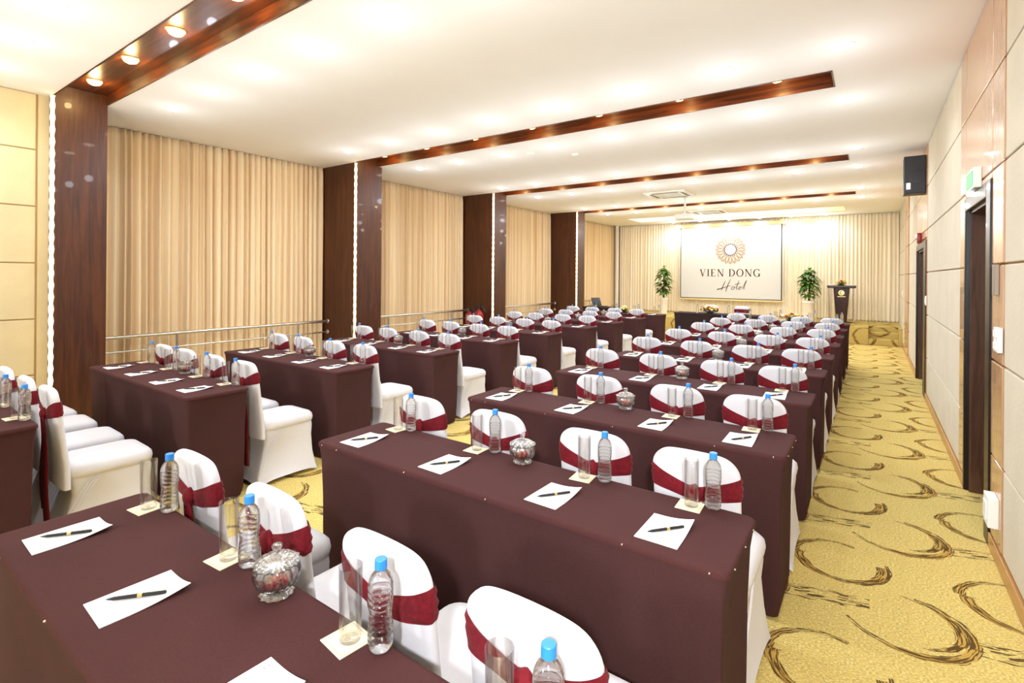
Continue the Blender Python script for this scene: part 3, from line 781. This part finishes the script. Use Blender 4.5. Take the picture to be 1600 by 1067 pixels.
def P_jar():
    root = empty('candy_jar', (0, 0, 0)); sc = lambda k, amt: (lambda a, z: 1 + amt * math.cos(k * a))
    MB().lathe([(.001, .004), (.036, 0), (.040, .004), (.034, .012), (.030, .016), (.040, .022), (.050, .035), (.053, .050), (.051, .064), (.045, .074), (.042, .074), (.045, .062), (.047, .050), (.044, .036), (.034, .024), (.001, .021)], 72, fn=sc(12, .055)).build('bowl', 'cut_crystal', root, ang=50)
    MB().lathe([(.001, .080), (.040, .0745), (.052, .075), (.054, .079), (.047, .083), (.034, .092), (.020, .098), (.010, .101), (.0075, .106), (.0105, .112), (.0125, .118), (.0105, .1225), (.001, .1235)], 72, fn=lambda a, z: 1 + (.06 * math.cos(18 * a) if z < .096 else (.06 * math.cos(8 * a) if z > .105 else 0))).build('lid', 'cut_crystal', root, ang=50)
    return root
def P_candy():
    f = MB(); rr = random.Random(5)
    for k in range(9):
        a = rr.uniform(0, 2 * PI); r = rr.uniform(0, .026); z = .030 + .008 * (k // 4); c = Vector((r * math.cos(a), r * math.sin(a), z)); d = Vector((rr.uniform(-1, 1), rr.uniform(-1, 1), rr.uniform(-.3, .3))).normalized()
        f.tube([c - d * .013, c - d * .007, c - d * .004, c + d * .004, c + d * .007, c + d * .013], [.005, .002, .006, .006, .002, .005], 7, mi=1 if k % 4 == 3 else 0)
    return f.build('wrapped_candies', ['candy_red', 'candy_gold'])
PB, PG, PC, PP, PN, PJ, PK = Proto(P_bottle()), Proto(P_glass()), Proto(P_coaster()), Proto(P_pad()), Proto(P_pen()), Proto(P_jar()), Proto(P_candy())
T0 = .7505
BXR = [-1.893, -1.373, -.838, -.432]; BXL = [-5.115, -4.62, -4.105, -3.66]
PADR = [-1.965, -1.452, -.935, -.522]; PADL = [-5.105, -4.648, -4.165, -3.735]
for side, nm in (('R', 'right'), ('L', 'left')):
    seats, bx, pads = (SXR, BXR, PADR) if side == 'R' else (SXL, BXL, PADL)
    for r in range(10):
        yb = YB[r]; where = '%s table from viewer, %s block' % (ROWN[r], nm)
        for k in range(4):
            if side == 'L' and r == 0 and k < 2: continue
            j = lambda s: rnd.uniform(-s, s)
            w = '%s from left, %s' % (ORD[k], where)
            tag(PB.get((bx[k] + j(.008), yb - .024 + j(.006), T0), j(3)), 'clear water bottle with blue cap, ' + w, 'bottle', 'water bottles on the tables')
            cx_, cy2 = bx[k] - .080 + j(.006), yb - .052 + j(.006)
            if side == 'L': cx_ = bx[k] - .095 + j(.006)
            tag(PC.get((cx_, cy2, T0), j(.12)), 'cream square coaster under a tumbler, ' + w, 'coaster', 'cream coasters on the tables')
            tag(PG.get((cx_ + .004, cy2 + .004, T0 + .0023), j(3)), 'empty tall clear tumbler, ' + w, 'glass', 'tumblers on the coasters')
            if not (side == 'R' and r == 0 and k == 3) and not (side == 'L' and r == 0):
                px, py, pr = pads[k] + j(.008), yb - .26 + j(.008), j(.05)
                tag(PP.get((px, py, T0), pr), 'white notepad, ' + w, 'notepad', 'white notepads on the tables')
                tag(PN.get((px + .005, py - .005, T0 + .0035), pr - .62 + j(.08)), 'black pen lying on a white notepad, ' + w, 'pen', 'black pens on the notepads')
        if r < 9 and not (side == 'L' and r == 0):
            jx = (-1.195 if side == 'R' else -4.395) + rnd.uniform(-.01, .01); jy = yb - .05
            tag(PJ.get((jx, jy, T0), rnd.uniform(0, 3)), 'cut-glass lidded candy jar on the ' + where, 'jar', 'cut-glass candy jars')
            if r < 4: tag(PK.get((jx, jy, T0), rnd.uniform(0, 3)), 'red and gold wrapped candies inside the jar, ' + where, 'candy', 'candies in the jars', 'stuff')
for k, (x, y) in enumerate(((-3.13, 11.5), (-2.50, 11.56))):
    tag(PB.get((x, y, T0)), 'clear water bottle on the dark head table, %s of two' % ['left', 'right'][k], 'bottle', 'water bottles on the head table')
    tag(PG.get((x + .09, y + .01, T0)), 'clear tumbler on the dark head table, %s of two' % ['left', 'right'][k], 'glass', 'tumblers on the head table')

# ------------------------------------------------------------------ flowers and plants
def leaf_blade(f, base, d, L, w, droop, mi=0, zmin=-9):
    d = Vector(d).normalized(); side_ = d.cross(Vector((0, 0, 1)))
    if side_.length < .1: side_ = Vector((1, 0, 0))
    side_.normalize(); p = Vector(base); vs = []; n = 6
    for i in range(n + 1):
        t = i / n; c = p + d * L * t + Vector((0, 0, -droop * L * t * t)); ww = w * math.sin(PI * min(1, t * .92 + .06)) ** .8
        c.z = max(c.z, zmin); vs += [c - side_ * ww + Vector((0, 0, .25 * ww)), c, c + side_ * ww + Vector((0, 0, .25 * ww))]
    fs = []
    for i in range(n): fs += [(3 * i, 3 * i + 1, 3 * i + 4, 3 * i + 3), (3 * i + 1, 3 * i + 2, 3 * i + 5, 3 * i + 4)]
    f.add(vs, fs, mi)
def flowers(loc, w, h, label, seed, cols):
    rr = random.Random(seed); root = empty('flower_arrangement', loc); tag(root, label, 'flowers', 'low flower arrangements')
    f = MB(); f.lathe([(.001, 0), (.07, 0), (.075, .02), (.06, .03)], 18)
    f.build('dish', 'black_plastic', root)
    f = MB()
    for k in range(46):
        a = rr.uniform(0, 2 * PI); el = rr.uniform(-.1, 1.0)
        leaf_blade(f, (0, 0, .025), (math.cos(a) * w / h * .5, math.sin(a) * .8, el), rr.uniform(.6, 1) * math.hypot(w * .5 * math.cos(a), .11 * math.sin(a)) + .03, .014, rr.uniform(.1, .4), zmin=.006)
    f.build('foliage', 'leaf', root, ang=180)
    proto = {}
    for k in range(18):
        a = rr.uniform(0, 2 * PI); q = rr.uniform(.1, 1); c = cols[k % len(cols)]
        x = w * .46 * q * math.cos(a); y = .10 * q * math.sin(a); z = .05 + (h - .07) * (1 - q * q * .8) + rr.uniform(-.01, .01)
        if c not in proto:
            o = proto[c] = MB().lathe([(.001, -.016), (.012, -.014), (.023, 0), (.026, .010), (.020, .012), (.012, .004), (.001, .008)], 20, fn=lambda a_, z_: 1 + .13 * math.cos(5 * a_)).build('blossom', c, root)
        else: o = proto[c].copy(); COL.objects.link(o); o.parent = root
        o.location = (x, y, z); o.rotation_euler = (rr.uniform(-.7, .7), rr.uniform(-.7, .7), rr.uniform(0, 6)); s = rr.uniform(.8, 1.2); o.scale = (s, s, s)
flowers((-4.40, YB[9] - .14, T0), .29, .15, 'yellow and cream flower arrangement on the farthest left table', 1, ['yellow_petal', 'cream_petal', 'cream_petal'])
flowers((-2.85, 11.40, T0), .42, .16, 'yellow, cream and red flower arrangement on the dark head table', 2, ['yellow_petal', 'cream_petal', 'red_petal', 'yellow_petal'])
flowers((-1.20, YB[9] - .12, T0), .40, .15, 'red, yellow and cream flower arrangement on the farthest right table', 3, ['red_petal', 'yellow_petal', 'cream_petal'])
def plant(loc, r, ph, h, spread, label, seed, light):
    rr = random.Random(seed); root = empty('potted_plant', loc); tag(root, label, 'plant', 'potted plants in tall white planters')
    MB().lathe([(.001, 0), (r * .80, 0), (r * .82, .02), (r * .90, ph * .86), (r * .93, ph * .87), (r, ph * .89), (r, ph - .01), (r * .97, ph), (r * .85, ph), (r * .84, ph - .03), (.001, ph - .03)], 32).build('planter', 'planter_white', root, ang=40)
    MB().lathe([(.001, ph - .025), (r * .83, ph - .029)], 20).build('soil', 'soil', root)
    f = MB(); f.tube([(0, 0, ph - .03), (.01, 0, ph + h * .4), (-.01, .01, ph + h * .95)], [.03, .025, .010], 8)
    for k in range(4): a = k * 1.7; f.tube([(0, 0, ph - .03), (.05 * math.cos(a), .05 * math.sin(a), ph + h * .3), (.10 * math.cos(a), .10 * math.sin(a), ph + h * .6)], .008, 6)
    f.build('stem', 'stem_green', root)
    f = MB()
    for k in range(170):
        t = rr.random() ** .8; a = rr.uniform(0, 2 * PI); z = ph + h * (.08 + .88 * t); env = spread * math.sin(PI * (.12 + .80 * t)) ** .7
        r0 = env * rr.uniform(.05, .45); L = env * rr.uniform(.5, .85)
        leaf_blade(f, (r0 * math.cos(a), r0 * math.sin(a), z), (math.cos(a), math.sin(a), rr.uniform(-.1, .6)), L, rr.uniform(.036, .056), rr.uniform(.2, .9))
    f.build('foliage', 'leaf', root, ang=180)
    if light:
        f = MB()
        for k in range(5): a = k * 1.3; leaf_blade(f, (.01, 0, ph + h * .95), (math.cos(a) * .5, math.sin(a) * .5, .8), .12, .03, .2)
        f.build('young_leaves', 'leaf_light', root, ang=180)
plant((-5.24, 15.5, SZ), .125, .49, .96, .31, 'bushy green plant in a tall white planter left of the screen', 4, True)
plant((-1.37, 15.6, SZ), .155, .53, .84, .33, 'bushy green plant in a tall white planter right of the screen', 9, True)

# ------------------------------------------------------------------ lectern
root = empty('lectern', (-.64, 15.55, SZ)); tag(root, 'dark wooden lectern with a round gold emblem and chrome posts on the stage', 'lectern')
MB().loft([rrect(-.22, .22, -.16, .16, .02, 0), rrect(-.22, .22, -.16, .16, .02, .03), rrect(-.115, .115, -.11, .11, .02, .035), rrect(-.175, .175, -.13, .13, .02, .88)]).build('body', 'podium_wood', root)
MB().loft([rrect(-.29, .29, -.20, .20, .02, .88), rrect(-.31, .31, -.22, .22, .02, .90), rrect(-.31, .31, -.22, .22, .02, .935), rrect(-.30, .30, -.21, .21, .02, .945)]).build('top', 'podium_wood', root)
for sx_ in (-1, 1):
    o = MB().tube([(sx_ * .265, -.12, .02), (sx_ * .265, -.12, .885)], .018, 14).build('chrome_post', 'chrome', root)
f = MB(); f.lathe([(.001, 0), (.062, 0), (.066, .004), (.066, .008)], 28); o = f.build('gold_emblem', 'brass', root); o.location = (0, -.133, .76); o.rotation_euler = (PI / 2, 0, 0)
f = MB(); pts = [(.04 * math.cos(a), .04 * math.sin(a)) for a in [math.radians(60 + 250 * k / 14) for k in range(15)]]
f.add([q for x, y in pts for q in ((x, -.1425, y), (x * .62, -.1425, y * .62))], [(2 * i, 2 * i + 1, 2 * i + 3, 2 * i + 2) for i in range(14)])
f.build('emblem_mark', 'podium_wood', root, smooth=False, loc=(0, -.0, .76))
MB().box(-.085, .085, -.134, -.126, .655, .672).build('gold_strip', 'brass', root, smooth=False)
flowers((-.66, 15.52, SZ + .946), .27, .14, 'yellow and red flower arrangement on top of the lectern', 6, ['yellow_petal', 'yellow_petal', 'red_petal', 'cream_petal'])
for k, (x, rz) in enumerate(((-.88, .1), (-.42, -.1))):
    tag(MB().box(-.06, .06, -.09, .09, 0, .02, bev=.003).build('paper_stack', 'paper', loc=(x, 15.48, SZ + .946)), 'white paper stack on the lectern top, %s of the flowers' % ['left', 'right'][k], 'papers').rotation_euler = (0, 0, rz)

# ------------------------------------------------------------------ laptop, extinguishers, wall fixtures
root = empty('laptop', (-5.72, 12.05, T0), 1.25); tag(root, 'open black laptop on the far left side table', 'laptop')
MB().box(-.16, .16, -.11, .11, 0, .018, bev=.004).build('keyboard_base', 'black_plastic', root)
o = MB().box(-.16, .16, -.006, .006, 0, .22, bev=.004).build('screen', 'black_plastic', root, loc=(0, .11, .016)); o.rotation_euler = (-.35, 0, 0)
def extinguisher(x, y, label, s=1.0):
    root = empty('fire_extinguisher', (x, y, 0), PI); tag(root, label, 'fire extinguisher', 'red fire extinguishers'); root.scale = (s, s, s)
    MB().lathe([(.001, 0), (.075, 0), (.08, .01), (.08, .58), (.074, .62), (.05, .66), (.022, .68), (.02, .70)], 24).build('cylinder', 'red_paint', root)
    MB().lathe([(.081, .30), (.0815, .301), (.0815, .44), (.081, .441)], 24).build('paper_label', 'white_plastic', root)
    MB().lathe([(.018, .69), (.022, .70), (.022, .73), (.015, .735)], 14).box(-.012, .10, -.01, .01, .735, .75).box(-.012, .085, -.01, .01, .765, .777).build('valve_handle', 'black_plastic', root)
    MB().tube([(.02, 0, .715), (-.06, -.02, .74), (-.11, -.03, .66), (-.11, -.03, .45), (-.10, -.03, .25)], .011, 8).build('hose', 'black_plastic', root)
extinguisher(-6.94, 8.27, 'red fire extinguisher beside the third wood pillar, the left one by the handrail', 1.12)
extinguisher(-6.66, 8.24, 'red fire extinguisher beside the third wood pillar, the right one', 1.2)

root = empty('loudspeaker', (.455, 8.45, 2.65)); tag(root, 'black box loudspeaker high on the right wall near the ceiling', 'loudspeaker')
MB().box(-.125, .105, 0, .26, 0, .49, bev=.008).build('cabinet', 'black_plastic', root, smooth=False)
o = MB().lathe([(.085, 0), (.09, .004), (.08, .006), (.03, -.002), (.001, .004)], 28).build('cone', 'black_plastic', root, loc=(.015, -.001, .22)); o.rotation_euler = (PI / 2, 0, 0)
MB().box(-.10, -.055, -.003, 0, .055, .14).build('white_sticker', 'white_plastic', root, smooth=False)
MB().box(.10, .125, .08, .18, .15, .35).build('wall_bracket', 'black_plastic', root, smooth=False)
rg = []
for j in range(9):
    u = j / 8; rg.append([(PXF - .20 + .17 * math.cos(2 * PI * i / 24) * math.sqrt(max(.03, 1 - u * u * .9)), 5.462 + .10 * u, 2.81 + .21 * math.sin(2 * PI * i / 24) * math.sqrt(max(.03, 1 - u * u * .9))) for i in range(24)])
tag(MB().loft(rg).build('wall_speaker', 'grey_plastic'), 'grey rounded speaker on the far side of the second wood pillar, near the ceiling', 'loudspeaker')
root = empty('exit_sign', (WX - .02, 4.33, 2.12)); tag(root, 'green lit exit sign in a white box above the nearer door', 'sign')
MB().box(-.04, 0, 0, .30, .0, .13, bev=.004).build('housing', 'white_plastic', root, smooth=False)
MB().box(-.043, -.04, .02, .28, .015, .115).build('green_face', 'exit_green', root, smooth=False)
MB().lathe([(.001, -.025), (.018, -.022), (.026, -.008), (.026, 0)], 18).build('lamp', 'bulb_white', root, loc=(-.02, .27, 0))
def plate(name, y, z, w, h, m, label, cat, d=.014, keys=0, x=WX - .02):
    root = empty(name, (x, y, z)); tag(root, label, cat)
    MB().box(-d, 0, -w / 2, w / 2, -h / 2, h / 2, bev=.003).build('plate', m, root, smooth=False)
    for k in range(keys): MB().box(-d - .006, -d, -w * .3, w * .3, -h / 2 + h * (k + .2) / keys, -h / 2 + h * (k + .8) / keys, bev=.002).build('switch_key', m, root, smooth=False)
plate('door_control', 3.80, 1.535, .075, .17, 'plate_grey', 'grey metal control plate on the wall beside the nearer door', 'switch plate', .02)
plate('switch_panel', 3.72, 1.215, .12, .13, 'white_plastic', 'white switch panel on the wall beside the nearer door', 'switch plate', .02, 2)
plate('wall_box', 3.79, .28, .13, .16, 'white_plastic', 'white socket box low on the wall beside the nearer door', 'socket', .045, 1)
plate('light_switch', 8.29, 1.26, .08, .12, 'white_plastic', 'small white switch just before the farther door', 'switch plate', .012, 1)
plate('wall_switch', 14.5, 1.19, .08, .12, 'white_plastic', 'small white switch on the right wall beside the stage', 'switch plate', .012, 1, WX - .016)
root = empty('fire_alarm', (WX - .02, 9.18, 2.11)); tag(root, 'small red fire alarm above the farther door', 'alarm')
MB().box(-.05, 0, -.06, .06, -.07, .07, bev=.006).build('housing', 'red_paint', root); MB().lathe([(.001, .02), (.03, .016), (.036, 0)], 16).build('strobe_lens', 'white_plastic', root, loc=(-.05, 0, .02)).rotation_euler = (0, -PI / 2, 0)
